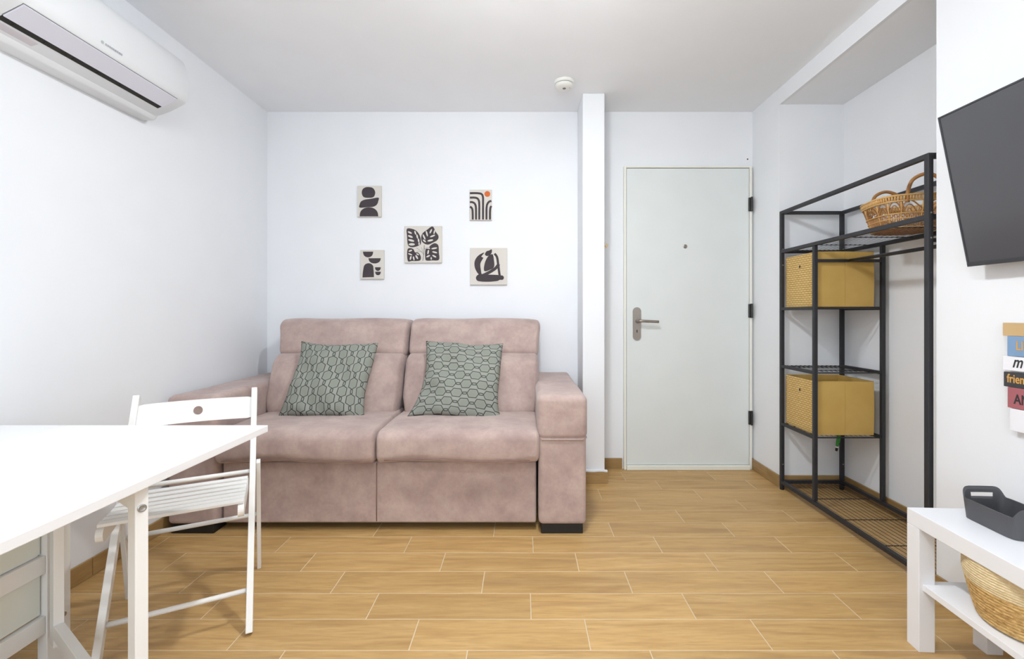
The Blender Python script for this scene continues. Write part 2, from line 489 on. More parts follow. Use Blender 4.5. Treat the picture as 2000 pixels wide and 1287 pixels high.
# door
fx0, fx1, fzt = 0.708, 1.611, 2.137
lx0, lx1, lz0, lz1 = 0.728, 1.590, 0.034, 2.121
d = tag(obj('door_1', join(box(fx0, lx0-0.003, YB-0.03, YB, 0, fzt, 0.003), box(lx1+0.003, fx1, YB-0.026, YB, 0, fzt, 0.003),
        box(lx0-0.003, lx1+0.003, YB-0.03, YB, lz1+0.003, fzt, 0.003)), M['cream']), kind='structure')
obj('leaf', box(lx0, lx1, YB-0.022, YB-0.001, lz0, lz1, 0.002), M['door'], d, world=True)
obj('threshold', box(lx0-0.002, lx1+0.002, YB-0.042, YB-0.001, 0.001, lz0-0.002, 0.003), M['cream'], d, world=True)
hp = []
for i in range(24):
    a = 2*math.pi*i/24
    hp.append((0.0295*math.cos(a)*0.98, 0.0295*math.sin(a)+(0.0865 if math.sin(a) >= 0 else -0.0865)))
pl = obj('handle_plate', xf(prism(hp, 0.008), Matrix.Translation((0.799, YB-0.022, 1.027)) @ Matrix.Rotation(math.pi/2, 4, 'X')), M['nickel'], d, world=True)
lev = spline([(0.803, YB-0.028, 1.047), (0.803, YB-0.062, 1.047), (0.815, YB-0.074, 1.047), (0.85, YB-0.077, 1.046), (0.938, YB-0.075, 1.042)], 5)
obj('lever', tube(lev, [0.0095]*len(lev), 12), M['nickel'], pl, True, True)
obj('rosette', xf(lathe([(0.0165, 0), (0.0165, 0.008), (0.012, 0.012)], 20), Matrix.Translation((0.803, YB-0.030, 1.047)) @ Matrix.Rotation(math.pi/2, 4, 'X')), M['nickel'], pl, world=True)
obj('keyhole', xf(prism([(0.004*math.cos(q*math.pi/6), 0.012*math.sin(q*math.pi/6)) for q in range(12)], 0.0012), Matrix.Translation((0.799, YB-0.030, 0.975)) @ Matrix.Rotation(math.pi/2, 4, 'X')), M['hinge'], pl, world=True)
obj('peephole', xf(lathe([(0.014, 0), (0.014, 0.004), (0.010, 0.006), (0.0085, 0.005)], 20), Matrix.Translation((1.140, YB-0.022, 1.572)) @ Matrix.Rotation(math.pi/2, 4, 'X')), M['nickel'], d, world=True)
for z in (1.866, 1.118, 0.366):
    hg = obj('hinge', join(box(1.584, 1.606, YB-0.034, YB-0.02, z-0.048, z+0.048, 0.003), lathe([(0.0075, z-0.05), (0.0075, z+0.05)], 12, (1.602, YB-0.038))), M['hinge'], d, world=True)
obj('screw_hole', xf(lathe([(0.005, 0), (0.005, 0.0015)], 10), Matrix.Translation((1.590, YB-0.0005, 2.193)) @ Matrix.Rotation(math.pi/2, 4, 'X')), M['black'], bpy.data.objects['wall_back'], world=True)

# brass hook on the hidden side of the pillar
hk = thing('wall_hook', 'small brass hook on the pillar side facing the door', 'hook', (0.531, 2.975, 1.54))
obj('back_plate', box(0.5282, 0.532, 2.968, 2.988, 1.52, 1.565, 0.001), M['brass'], hk, world=True)
obj('hook_arm', tube(spline([(0.531, 2.977, 1.545), (0.542, 2.977, 1.535), (0.548, 2.977, 1.545), (0.547, 2.977, 1.556)], 4), 0.0035, 8), M['brass'], hk, True, True)

# two ceiling lamps: opal bowls on short stems, under white caps added to keep light off the ceiling, one behind the other
def pendant(label, LX, LY, LZ, mt):
    cl = thing('pendant_lamp', label, 'lamp', (LX, LY, ZC), 0, 'pendant lamps')
    obj('lamp_base', lathe([(0.055, ZC), (0.055, ZC-0.02), (0.045, ZC-0.028)], 32, (LX, LY)), M['white_lacquer'], cl, world=True)
    obj('stem', lathe([(0.009, ZC-0.028), (0.009, LZ+0.095)], 12, (LX, LY)), M['white_lacquer'], cl, world=True)
    obj('added_lamp_cap', lathe([(0.012, LZ+0.098)]+[(0.098*math.sin(math.pi*i/24), LZ+0.098*math.cos(math.pi*i/24)) for i in range(2, 13)]+[(0.098, LZ-0.026), (0.094, LZ-0.026)]+[(0.092*math.sin(math.pi*i/24), LZ+0.092*math.cos(math.pi*i/24)) for i in range(12, 1, -1)], 40, (LX, LY)), M['white_lacquer'], cl, True, True)
    obj('lamp_shade', lathe([(0.085*math.sin(math.pi*i/24), LZ+0.085*math.cos(math.pi*i/24)) for i in range(10, 24, 2)], 20, (LX, LY)), M[mt], cl, True, True)
pendant('opal pendant lamp nearer the sofa, just above the picture', 0.06, 1.57, 2.38, 'lamp')
pendant('opal pendant lamp above the viewer, behind the other lamp', -0.05, 0.30, 2.38, 'lamp_2')

# smoke detector
sx, sy = 0.252, 2.805
sd = thing('smoke_detector', 'round white smoke detector on the ceiling near the pillar', 'smoke detector', (sx, sy, ZC))
obj('base', lathe([(0.060, ZC), (0.060, ZC-0.014), (0.057, ZC-0.018)], 36, (sx, sy)), M['detector'], sd, world=True)
obj('vent_ring', lathe([(0.053, ZC-0.0175), (0.053, ZC-0.0235)], 36, (sx, sy)), M['grey_slot'], sd, world=True)
sb = obj('cover', lathe([(0.058, ZC-0.023), (0.056, ZC-0.032), (0.046, ZC-0.040), (0.030, ZC-0.043), (0.006, ZC-0.0435)], 36, (sx, sy)), M['detector'], sd, True, True)
obj('test_button', lathe([(0.010, ZC-0.042), (0.010, ZC-0.0455), (0.007, ZC-0.047)], 16, (sx, sy-0.004)), M['grey_slot'], sb, world=True)
obj('indicator_light', lathe([(0.003, ZC-0.04), (0.003, ZC-0.0425)], 8, (sx+0.034, sy-0.006)), M['grey_slot'], sb, world=True)

# ------------------------------------------------------------------ air conditioner
Y0, Y1 = 1.375, 2.172
prof = [(0.0, 2.015), (0.055, 2.015), (0.063, 2.020), (0.072, 2.035), (0.10, 2.043), (0.135, 2.056), (0.175, 2.076), (0.208, 2.093), (0.217, 2.103),
        (0.2225, 2.13), (0.2245, 2.17), (0.2225, 2.22), (0.216, 2.26), (0.206, 2.286), (0.190, 2.302), (0.165, 2.310), (0.10, 2.312), (0.0, 2.312)]
cd, cz = 0.09, 2.17
def slab(prof, ys):
    V, F = [], []; N = len(prof)
    for (y, k) in ys:
        for (dd, z) in prof:
            V.append((XL+max(0.0005, dd if dd == 0 else cd+(dd-cd)*(1-k)), y, cz+(z-cz)*(1-k)))
    for i in range(len(ys)-1):
        for j in range(N):
            l = (j+1) % N
            F.append((i*N+j, i*N+l, (i+1)*N+l, (i+1)*N+j))
    F.append(tuple(range(N))); F.append(tuple((len(ys)-1)*N+j for j in reversed(range(N))))
    return V, F
ac = thing('air_conditioner', 'white wall air conditioner high on the left wall', 'air conditioner', (XL+0.1, (Y0+Y1)/2, 2.015))
body = obj('body', slab(prof, [(Y0, 0.10), (Y0+0.004, 0.04), (Y0+0.014, 0.0), (Y1-0.014, 0.0), (Y1-0.004, 0.04), (Y1, 0.10)]), M['ac'], ac, True, True)
md = body.modifiers.new('edge', 'EDGE_SPLIT'); md.split_angle = math.radians(35)
def strip(prof2, th, y0, y1):
    out = []
    for i, (dd, z) in enumerate(prof2):
        a = prof2[max(0, i-1)]; b = prof2[min(len(prof2)-1, i+1)]
        tx, tz = b[0]-a[0], b[1]-a[1]; L = math.hypot(tx, tz)
        out.append((dd+tz/L*th, z-tx/L*th))
    poly = list(prof2)+list(reversed(out)); N = len(poly)
    V = [(XL+p[0], y0, p[1]) for p in poly]+[(XL+p[0], y1, p[1]) for p in poly]
    F = [tuple(range(N)), tuple(range(2*N-1, N-1, -1))]+[(i, (i+1) % N, N+(i+1) % N, N+i) for i in range(N)]
    return V, F
obj('air_slot', strip([(0.121, 2.0505), (0.135, 2.056), (0.149, 2.063)], 0.0012, 1.462, 2.108), M['ac_dark'], ac, world=True)
obj('slot_outline', strip([(0.142, 2.0595), (0.175, 2.076), (0.2115, 2.0955)], 0.0010, 1.4595, 2.1105), M['grey_slot'], ac, world=True)
obj('flap', strip([(0.1425, 2.0600), (0.175, 2.0762), (0.2095, 2.0942)], 0.006, 1.462, 2.108), M['ac_flap'], ac, world=True)
for i in range(6):
    obj('louvre', strip([(0.124, 2.052), (0.133, 2.0555)], 0.004, 1.50+i*0.10, 1.504+i*0.10), M['ac_dark'], ac, world=True)
obj('sticker', strip([(0.085, 2.0392), (0.10, 2.0435), (0.112, 2.0475)], 0.0006, 1.46, 1.60), M['ac_label'], ac, world=True)
def ac_front(dd): return XL+dd
# faint maker's mark: a small ring and a row of strokes too small to read
mk = [xf(lathe([(0.0058, 0), (0.0058, 0.0008)], 14), Matrix.Translation((XL+0.2232, 1.722, 2.126)) @ Matrix.Rotation(math.radians(94), 4, 'Y'))]
for i in range(9):
    mk.append(box(XL+0.2222, XL+0.2240, 1.735+i*0.0083, 1.7405+i*0.0083, 2.1225, 2.1295))
obj('maker_mark', join(*mk), M['ac_mark'], ac, world=True)

# ------------------------------------------------------------------ sofa
sofa = thing('sofa', 'two seat dusty pink suede sofa against the back wall', 'sofa', (-0.73, 2.7, 0))
SB = 3.19
def arm(x0, x1, yf):
    a = obj('arm', box(x0, x1, yf, SB, 0.048, 0.66, 0.022, 3, (4, 8, 6)), M['suede'], sofa, True, True)
    cap = box(x0-0.006, x1+0.006, yf-0.008, SB, 0.470, 0.692, 0.034, 4, (6, 10, 6))
    cap = fn(cap, lambda x, y, z: (x, y, z+(0.004*math.sin(x*38)*math.sin(y*7) if z > 0.6 else 0)))
    c = obj('arm_cover', cap, M['suede'], a, True, True)
    hem = [(x0-0.003, SB-0.02, 0.474), (x0-0.003, yf+0.03, 0.474), (x0+0.018, yf-0.004, 0.474), (x1-0.018, yf-0.004, 0.474), (x1+0.003, yf+0.03, 0.474), (x1+0.003, SB-0.02, 0.474)]
    obj('hem', tube(hem, 0.0045, 6), M['suede'], a, True, True)
    for yy in (yf+0.012, SB-0.12):
        obj('foot', box(x0+0.012, x1-0.016, yy, yy+0.10, 0.0, 0.052, 0.003), M['black'], a, world=True)
arm(0.077, 0.314, 2.262)
arm(-1.772, -1.530, 2.262)
obj('base_panel', box(-1.520, 0.066, 2.300, 2.345, 0.040, 0.352, 0.012, 3, (12, 1, 4)), M['suede'], sofa, True, True)
obj('panel_seam', tube([(-0.741, 2.2995, 0.05), (-0.741, 2.2995, 0.345)], 0.0025, 6), M['seam'], sofa, True, True)
obj('frame', box(-1.520, 0.066, 2.35, SB, 0.10, 0.36, 0.01), M['black'], sofa, world=True)
obj('back_frame', box(-1.528, 0.074, 3.06, SB, 0.36, 0.95, 0.03, 3, (4, 1, 4)), M['suede'], sofa, True, True)
def sbox(x0, x1, *a, k=2.3):
    c = (x0+x1)/2
    return fn(box(c-(c-x0)*k, c+(x1-c)*k, *a), lambda x, y, z: (c+(x-c)/k, y, z))
def seat(x0, x1):
    vf = sbox(x0+0.001, x1-0.001, 2.232, 2.86, 0.358, 0.517, 0.045, 5, (14, 12, 5))
    cx, cy = (x0+x1)/2, 2.5; hw = (x1-x0)/2
    def g(x, y, z):
        u, v = (x-cx)/hw, (y-2.232)/0.6
        puff = (1-u**4)*max(0, 1-abs(2*v-0.9)**3)
        z2 = z+(0.018*puff if z > 0.44 else 0)
        yy = y-(0.012*(1-u**4)*(1-((z-0.437)/0.08)**2) if y < 2.35 else 0)
        if y < 2.3 and z < 0.40: z2 += 0.006*math.sin(x*9)
        return (x, yy, z2+0.0015*math.sin(x*31+y*17))
    s = obj('seat_cushion', fn(vf, g), M['suede'], sofa, True, True)
    obj('piping', tube([(x0+0.05+(x1-x0-0.1)*i/20, 2.2245, 0.381+0.006*math.sin((x0+0.05+(x1-x0-0.1)*i/20)*9)) for i in range(21)], 0.0025, 6), M['seam'], s, True, True)
seat(-1.526, -0.7325); seat(-0.7305, 0.082)
def backrest(x0, x1, flare0, flare1):
    cx, hw = (x0+x1)/2, (x1-x0)/2
    # lumbar part: bulges forward, leans back
    vf = sbox(x0+0.001, x1-0.001, -0.13, 0.13, -0.19, 0.19, 0.070, 5, (16, 4, 12))
    def g(x, y, z):
        u = (x-cx)/hw; v = z/0.19
        k = (1-abs(u)**4)*(1-abs(v*0.93-0.05)**4)
        yy = y-(0.052*k if y < 0 else 0)
        # pinch the lower corners
        pin = max(0, -v-0.3)*max(0, abs(u)-0.75)*0.14
        yy += 0.004*math.sin(u*9)*max(0, -v)
        zz = 0.658+z
        return (x-math.copysign(pin, u), 2.815+yy+pin+0.36*(zz-0.51)-0.01, zz+0.006*math.cos(u*1.4))
    b = obj('back_cushion', fn(vf, g), M['suede'], sofa, True, True)
    vf = sbox(x0+0.001, x1-0.001, -0.115, 0.115, -0.122, 0.122, 0.060, 5, (16, 4, 8))
    def g2(x, y, z):
        u = (x-cx)/hw; v = z/0.125
        k = (1-abs(u)**4)*(1-abs(v)**3)
        yy = y-(0.022*k if y < 0 else 0)
        zz = 0.944+z
        up = max(0, (v+1)/2)
        fl = flare0*max(0, -u)+flare1*max(0, u)
        return (x+fl*up*0.7*min(1, up+0.2), 2.962+yy+0.36*(zz-0.83), zz-0.010*max(0, abs(u)-0.8)*max(0, v)*5+0.003*math.sin(u*5))
    obj('headrest', fn(vf, g2), M['suede'], b, True, True)
    # crease between the two
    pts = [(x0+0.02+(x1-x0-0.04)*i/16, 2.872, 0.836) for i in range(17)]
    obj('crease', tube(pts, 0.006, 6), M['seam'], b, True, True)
    # gathered stitches along the side
    sgn = 1 if flare1 else -1
    xs = x1 if sgn > 0 else x0
backrest(-1.545, -0.736, -0.055, 0.0)
backrest(-0.729, 0.098, 0.0, 0.026)

# ------------------------------------------------------------------ cushions
def pillow(name, label, half, loc, lean, yaw, roll, rot_uv, seed, ear=None):
    N = 40; rnd = random.Random(seed); ph = [rnd.uniform(0, 6.28) for _ in range(8)]
    V, F, U = [], [], []
    for side in (1, -1):
        base = len(V)
        for j in range(N+1):
            for i in range(N+1):
                u, v = -1+2*i/N, -1+2*j/N
                e = max(0.0, (1-u*u))*max(0.0, (1-v*v))
                th = 0.066*(e**0.42)*(1+0.10*math.sin(2.2*u+ph[0])*math.cos(2.6*v+ph[1]))
                wr = 0.009*math.sin(7*u+4*v+ph[2])*e**0.5+0.008*math.sin(5*v-9*u*v+ph[3])*e**0.4+0.006*math.sin(15*u*(1-0.4*v)+ph[4])*(abs(v)**3)*(1-u*u)+0.006*math.sin(15*v+ph[5])*(abs(u)**3)*(1-v*v)
                x = u*half*(1-0.075*(1-v*v)*u*u)+0.006*math.sin(3*v+ph[6])
                y = v*half*(1-0.065*(1-u*u)*v*v)+0.005*math.sin(3*u+ph[7])
                z = side*th+(wr if e > 0 else 0)
                if ear:
                    k = max(0, u*ear[0])*max(0, v*ear[1])
                    x += ear[2]*k**3; y += ear[3]*k**3; z += ear[4]*k**2
                    k = max(0, -u)*max(0, -v); x -= ear[5]*k**3
                V.append((x, y, z)); U.append((v*half, u*half) if rot_uv else (u*half, v*half))
        for j in range(N):
            for i in range(N):
                a = base+j*(N+1)+i
                F.append((a, a+1, a+N+2, a+N+1))
    # weld the rim
    Mx = Matrix.Rotation(yaw, 4, 'Z') @ Matrix.Rotation(math.pi/2-lean, 4, 'X') @ Matrix.Rotation(roll, 4, 'Z')
    P = [Mx @ Vector(p) for p in V]
    P = [p+Vector(loc) for p in P]
    o = obj(name, ([tuple(p) for p in P], F), M['hex'], None, True, uv=U)
    bm = bmesh.new(); bm.from_mesh(o.data); bmesh.ops.remove_doubles(bm, verts=bm.verts, dist=0.0004)
    bmesh.ops.recalc_face_normals(bm, faces=bm.faces); bm.to_mesh(o.data); bm.free()
    return tag(o, label, 'cushion', 'hexagon patterned sofa cushions')
pillow('cushion', 'green grey cushion with upright hexagon pattern, on the left sofa seat', 0.232, (-1.112, 2.632, 0.722), math.radians(30), math.radians(1), math.radians(-1.5), True, 3, (1, -1, 0.0, 0.0, -0.02, 0.006))
pillow('cushion', 'green grey cushion with sideways hexagon pattern, on the right sofa seat', 0.236, (-0.362, 2.630, 0.722), math.radians(30), math.radians(-3), math.radians(-1.5), False, 11, (1, -1, 0.035, -0.012, -0.05, 0.032))

# ------------------------------------------------------------------ canvases
KZ = 0.0036130/5.848
def canvas_xy(x, y):   # photograph detail coordinates -> metres on the wall
    px, py = 680+x/5.848, 350+y/5.848
    return (px-1022)*0.003613, 1.10+(612-py)*0.003613
def canvas(label, x0, y0, x1, y1, shapes, tilt=0.0):
    X0, Z1 = canvas_xy(x0, y0); X1, Z0 = canvas_xy(x1, y1)
    cv = thing('wall_canvas', label, 'wall art', ((X0+X1)/2, YB-0.010, Z0), 0, 'small canvases above the sofa')
    R = Matrix.Translation(((X0+X1)/2, 0, (Z0+Z1)/2)) @ Matrix.Rotation(tilt, 4, 'Y') @ Matrix.Translation((-(X0+X1)/2, 0, -(Z0+Z1)/2))
    obj('canvas', xf(box(X0, X1, YB-0.018, YB-0.0008, Z0, Z1, 0.0015), R), M['canvas'], cv, world=True)
    for n_, (nm, mt, pts, lvl) in enumerate(shapes):
        q = [canvas_xy(*p) for p in pts]
        cx = sum(a for a, b in q)/len(q); cz = sum(b for a, b in q)/len(q)
        vf = prism([(a-cx, b-cz) for a, b in q], 0.0006)
        vf = xf(vf, R @ Matrix.Translation((cx, YB-0.018-0.0003*lvl-0.000025*(n_ % 8), cz)) @ Matrix.Rotation(math.pi/2, 4, 'X'))
        obj(nm, vf, M[mt], cv, world=True)
def ell(cx, cy, rx, ry, n=28, rot=0.0):
    c, s = math.cos(rot), math.sin(rot)
    return [(cx+rx*math.cos(a)*c-ry*math.sin(a)*s, cy+rx*math.cos(a)*s+ry*math.sin(a)*c) for a in (2*math.pi*i/n for i in range(n))]
def bowl(x0, x1, y, dep, n=14):
    return [(x0, y), (x1, y)]+[((x0+x1)/2+(x1-x0)/2*math.cos(a)*0.97, y+dep*math.sin(a)**0.8) for a in (math.pi*i/n for i in range(1, n))]
def band(path, wd):
    P = [Vector((*p, 0)) for p in path]; L, R_ = [], []
    S = spline(P, 6)
    for i, p in enumerate(S):
        t = (S[min(i+1, len(S)-1)]-S[max(i-1, 0)]).normalized(); nn = Vector((-t.y, t.x, 0))
        L.append((p.x+nn.x*wd/2, p.y+nn.y*wd/2)); R_.append((p.x-nn.x*wd/2, p.y-nn.y*wd/2))
    return L+R_[::-1]
sp_ = smooth_poly
canvas('small canvas of three dark stacked shapes, upper left above the sofa', 108, 75, 378, 430, [
    ('print_shape', 'ink', sp_([(158, 165), (165, 120), (195, 96), (235, 91), (280, 100), (305, 130), (310, 165), (290, 205), (235, 214), (180, 205)]), 1),
    ('print_shape', 'ink', sp_([(133, 325), (134, 285), (150, 255), (190, 235), (260, 225), (347, 212), (346, 250), (330, 290), (290, 315), (220, 321)], 4), 1),
    ('print_shape', 'ink', [(133, 425)]+[(239+105*math.cos(a), 425-103*math.sin(a)**0.75) for a in (math.pi-math.pi*i/20 for i in range(1, 20))]+[(345, 425)], 1)])
canvas('small canvas of dark arched stripes with an orange dot', 1388, 120, 1640, 468, [
    ('print_stripe', 'ink', band([(1391, 161), (1440, 160), (1490, 162), (1525, 172), (1540, 205), (1541, 280), (1541, 380), (1541, 462)], 23), 1),
    ('print_stripe', 'ink', band([(1391, 212), (1440, 211), (1475, 220), (1494, 250), (1498, 300), (1498, 380), (1498, 462)], 23), 1),
    ('print_stripe', 'ink', band([(1391, 263), (1420, 264), (1446, 280), (1459, 315), (1461, 380), (1461, 462)], 23), 1),
    ('print_stripe', 'ink', band([(1391, 316), (1408, 325), (1420, 350), (1423, 400), (1424, 462)], 23), 1),
    ('print_stripe', 'ink', band([(1637, 250), (1612, 257), (1590, 285), (1581, 330), (1580, 400), (1580, 462)], 23), 1),
    ('print_stripe', 'ink', band([(1637, 307), (1626, 325), (1621, 360), (1620, 400), (1620, 462)], 23), 1),
    ('print_dot', 'orange', ell(1590, 170, 33, 33), 1)])
leafs = []
def leaf(outline, slits):
    leafs.append(('print_leaf', 'ink', sp_(outline, 4), 1))
    for (x, y, rx, ry, r) in slits: leafs.append(('leaf_cut', 'canvas', ell(x, y, rx, ry, 12, math.radians(r)), 2))
leaf([(672, 568), (740, 570), (790, 600), (825, 660), (832, 735), (800, 762), (740, 778), (698, 768), (680, 735), (674, 650)],
     [(706, 610, 26, 10, 25), (712, 655, 30, 11, 22), (722, 700, 36, 12, 15), (728, 745, 36, 14, 0), (768, 612, 9, 24, -18), (790, 655, 9, 26, -12), (806, 700, 9, 24, -10), (812, 738, 9, 16, 5)])
leaf([(965, 540), (1000, 600), (1033, 650), (1020, 695), (960, 730), (905, 748), (850, 720), (835, 670), (850, 620), (900, 580)],
     [(900, 622, 9, 34, -15), (868, 660, 9, 34, -25), (872, 705, 22, 9, 40), (945, 595, 9, 28, 25), (965, 650, 32, 9, -22), (940, 700, 34, 11, -12), (985, 605, 8, 24, 12)])
leaf([(680, 800), (740, 795), (765, 835), (800, 838), (830, 880), (825, 925), (780, 935), (730, 934), (682, 932)],
     [(712, 818, 22, 9, -20), (710, 858, 26, 8, 22), (715, 900, 9, 24, 15), (750, 905, 8, 24, -12), (785, 890, 10, 26, -30), (795, 858, 18, 8, 30)])
leaf([(885, 800), (935, 797), (930, 768), (985, 732), (1030, 755), (1036, 830), (1038, 920), (960, 928), (900, 930), (882, 905)],
     [(985, 790, 34, 9, -10), (915, 832, 9, 26, 12), (990, 835, 30, 9, 14), (915, 880, 24, 9, -25), (985, 880, 26, 9, 28), (950, 905, 8, 16, 0)])
leafs += [('print_stem', 'ink', band([(870, 755), (866, 830), (860, 890), (854, 932)], 5), 1), ('print_stem', 'ink', band([(862, 860), (830, 820), (780, 785)], 3), 1), ('print_stem', 'ink', band([(868, 800), (895, 785), (930, 780)], 3), 1),
          ('print_stem', 'ink', band([(840, 832), (800, 822), (785, 830)], 2.5), 1), ('print_stem', 'ink', band([(850, 842), (845, 800), (838, 780)], 2.5), 1)]
canvas('square canvas of four dark cut-out leaves, in the middle of the five', 645, 535, 1070, 955, leafs)
canvas('small canvas of dark bowls and an arch, lower left above the sofa', 143, 808, 408, 1140, [
    ('print_shape', 'ink', bowl(170, 288, 828, 65), 1), ('print_shape', 'ink', bowl(233, 375, 903, 60), 1),
    ('print_shape', 'ink', [(165, 1123), (170, 1060), (178, 1010)]+[(235+56*math.cos(a), 1010-50*math.sin(a)) for a in (math.pi-math.pi*i/12 for i in range(1, 12))]+[(290, 1012), (294, 1060), (296, 1118)], 1),
    ('print_shape', 'ink', bowl(308, 374, 1006, 42), 1), ('print_shape', 'ink', bowl(310, 375, 1057, 40), 1)])
canvas('square canvas of dark curved abstract shapes, lower right above the sofa', 1395, 785, 1815, 1205, [
    ('print_shape', 'ink', sp_([(1555, 838), (1490, 870), (1448, 930), (1445, 1000), (1470, 1060), (1500, 1090), (1480, 1010), (1490, 940), (1520, 885)], 4), 1),
    ('print_shape', 'ink', sp_([(1465, 1110), (1500, 1085), (1580, 1090), (1680, 1092), (1720, 1100), (1725, 1150), (1690, 1165), (1590, 1172), (1490, 1165), (1462, 1140)], 4), 1),
    ('print_shape', 'ink', sp_([(1600, 880), (1650, 858), (1665, 920), (1668, 1000), (1620, 1035), (1555, 1048), (1560, 960)], 4), 1),
    ('print_shape', 'ink', sp_([(1562, 860), (1580, 825), (1610, 815), (1640, 802), (1640, 840), (1615, 868), (1585, 878)], 4), 1),
    ('print_shape', 'ink', band([(1530, 890), (1495, 960), (1500, 1040), (1520, 1100), (1600, 1070), (1680, 1020), (1722, 970)], 34), 1),
    ('print_shape', 'ink', band([(1672, 850), (1700, 890), (1712, 960), (1722, 1040), (1738, 1150)], 26), 1),
    ('print_shape', 'ink', ell(1755, 1125, 24, 26), 1)])

# ------------------------------------------------------------------ gateleg table
TZ = 0.74
tb = thing('gateleg_table', 'white gateleg table with drawers standing in the left foreground', 'table', (-1.26, 1.07, 0))
obj('table_leaf', box(-1.470, -0.822, 0.668, 1.466, TZ-0.021, TZ, 0.0015), M['white_lacquer'], tb, world=True)
obj('table_top', box(-1.732, -1.4725, 0.668, 1.466, TZ-0.021, TZ, 0.0015), M['white_lacquer'], tb, world=True)
obj('folded_leaf', box(-1.760, -1.738, 0.668, 1.466, 0.12, TZ-0.005, 0.0015), M['white_lacquer'], tb, world=True)
for (y0, y1) in ((1.388, 1.460), (0.674, 0.746)):
    for (x0, x1) in ((-1.482, -1.452), (-1.730, -1.700)):
        p = obj('post', box(x0, x1, y0, y1, 0, TZ-0.022, 0.0015), M['white_wood'], tb, world=True)
        if x0 > -1.5:
            obj('bolt', xf(lathe([(0.007, 0), (0.007, 0.003), (0.004, 0.004)], 14), Matrix.Translation((x1, y1-0.022 if y0 > 1 else y0+0.02, 0.150)) @ Matrix.Rotation(math.pi/2, 4, 'Y')), M['steel'], p, world=True)
for z0, z1 in ((0.125, 0.178), (0.308, 0.362), (0.50, 0.552), (0.69, TZ-0.022)):
    for (x0, x1) in ((-1.476, -1.456), (-1.726, -1.706)):
        obj('rail', box(x0, x1, 0.747, 1.387, z0, z1, 0.001), M['white_wood'], tb, world=True)
for z0, z1 in ((0.184, 0.306), (0.368, 0.498), (0.558, 0.688)):
    dr = obj('drawer', join(box(-1.484, -1.468, 0.752, 1.383, z0, z1-0.001, 0.001), box(-1.69, -1.486, 0.76, 1.375, z0+0.008, z1-0.02)), M['drawer'], tb, world=True)
    obj('knob', xf(lathe([(0.005, 0), (0.005, 0.01), (0.012, 0.014), (0.012, 0.02), (0.006, 0.023)], 16), Matrix.Translation((-1.468, 1.067, (z0+z1)/2)) @ Matrix.Rotation(math.pi/2, 4, 'Y')), M['white_wood'], dr, world=True)
# swung-out gate
gu = Vector((0.835, -0.55, 0)).normalized(); gv = Vector((-gu.y, gu.x, 0))
gA = Vector((-1.400, 1.356, 0))            # near outer edge of the hinged upright
def gate_box(s0, s1, z0, z1, t0=0.0, t1=0.024):
    vf = rbox(((s0+s1)/2, (t0+t1)/2, (z0+z1)/2), ((s1-s0)/2, (t1-t0)/2, (z1-z0)/2), 0.0015, 1)
    return fn(vf, lambda x, y, z: tuple(gA+gu*x+gv*y+Vector((0, 0, z))))
GL = 0.664
gt = obj('gate_upright', gate_box(-0.043, 0.0, 0.10, TZ-0.023), M['white_wood'], tb, world=True)
gl_ = obj('gate_leg', gate_box(GL-0.044, GL, 0.0, TZ-0.022), M['white_wood'], tb, world=True)
obj('gate_rail', gate_box(0.0005, GL-0.0445, 0.124, 0.168), M['white_wood'], tb, world=True)
obj('gate_rail', gate_box(0.0005, GL-0.0445, TZ-0.075, TZ-0.024), M['white_wood'], tb, world=True)
for z in (0.672, 0.146):
    c = gA+gu*GL+gv*0.012+Vector((0, 0, z))
    R = Matrix.Translation(c) @ gu.to_track_quat('Z', 'Y').to_matrix().to_4x4()
    obj('bolt', xf(lathe([(0.0085, 0), (0.0085, 0.002), (0.0065, 0.003), (0.003, 0.0015)], 18), R), M['steel'], gl_, world=True)

# ------------------------------------------------------------------ folding chair
fc = thing('folding_chair', 'white wooden folding chair with a round hole in its backrest', 'chair', (-1.224, 1.663, 0), math.radians(28.7))
def leg_y(z): return -0.228+0.493*z/0.77
for s in (-1, 1):
    obj('front_leg', bar((s*0.200, leg_y(0), 0.004), (s*0.200, leg_y(0.77), 0.77), 0.021, 0.034, (1, 0, 0), 0.002), M['white_wood'], fc)
    obj('rear_leg', bar((s*0.2185, 0.232, 0.004), (s*0.2185, 0.098, 0.50), 0.015, 0.030, (1, 0, 0), 0.002), M['white_wood'], fc)
    # seat side rail with rounded front end
    rp = [(0.03, -0.020), (0.03, 0.022)]+[(-0.250+0.022*math.cos(a), 0.022*math.sin(a)) for a in (math.pi/2+math.pi*i/10 for i in range(11))]
    vf = prism(rp, 0.018)
    vf = fn(vf, lambda x, y, z: (s*0.178+z-0.009, x, 0.436+y+0.02*(-x)))
    obj('seat_rail', vf, M['white_wood'], fc)
for i in range(7):
    y = -0.246+i*0.0425; z = 0.459-0.006*math.sin(math.pi*i/6)-0.02*y
    obj('seat_slat', box(-0.186, 0.186, y-0.0145, y+0.0145, z, z+0.010, 0.002), M['white_wood'], fc)
obj('rung', tube([(-0.19, leg_y(0.47), 0.47), (0.19, leg_y(0.47), 0.47)], 0.0085, 12), M['white_wood'], fc, True)
obj('rung', tube([(-0.19, leg_y(0.115), 0.115), (0.19, leg_y(0.115), 0.115)], 0.0085, 12), M['white_wood'], fc, True)
obj('rung', tube([(-0.211, 0.162, 0.26), (0.211, 0.162, 0.26)], 0.0085, 12), M['white_wood'], fc, True)
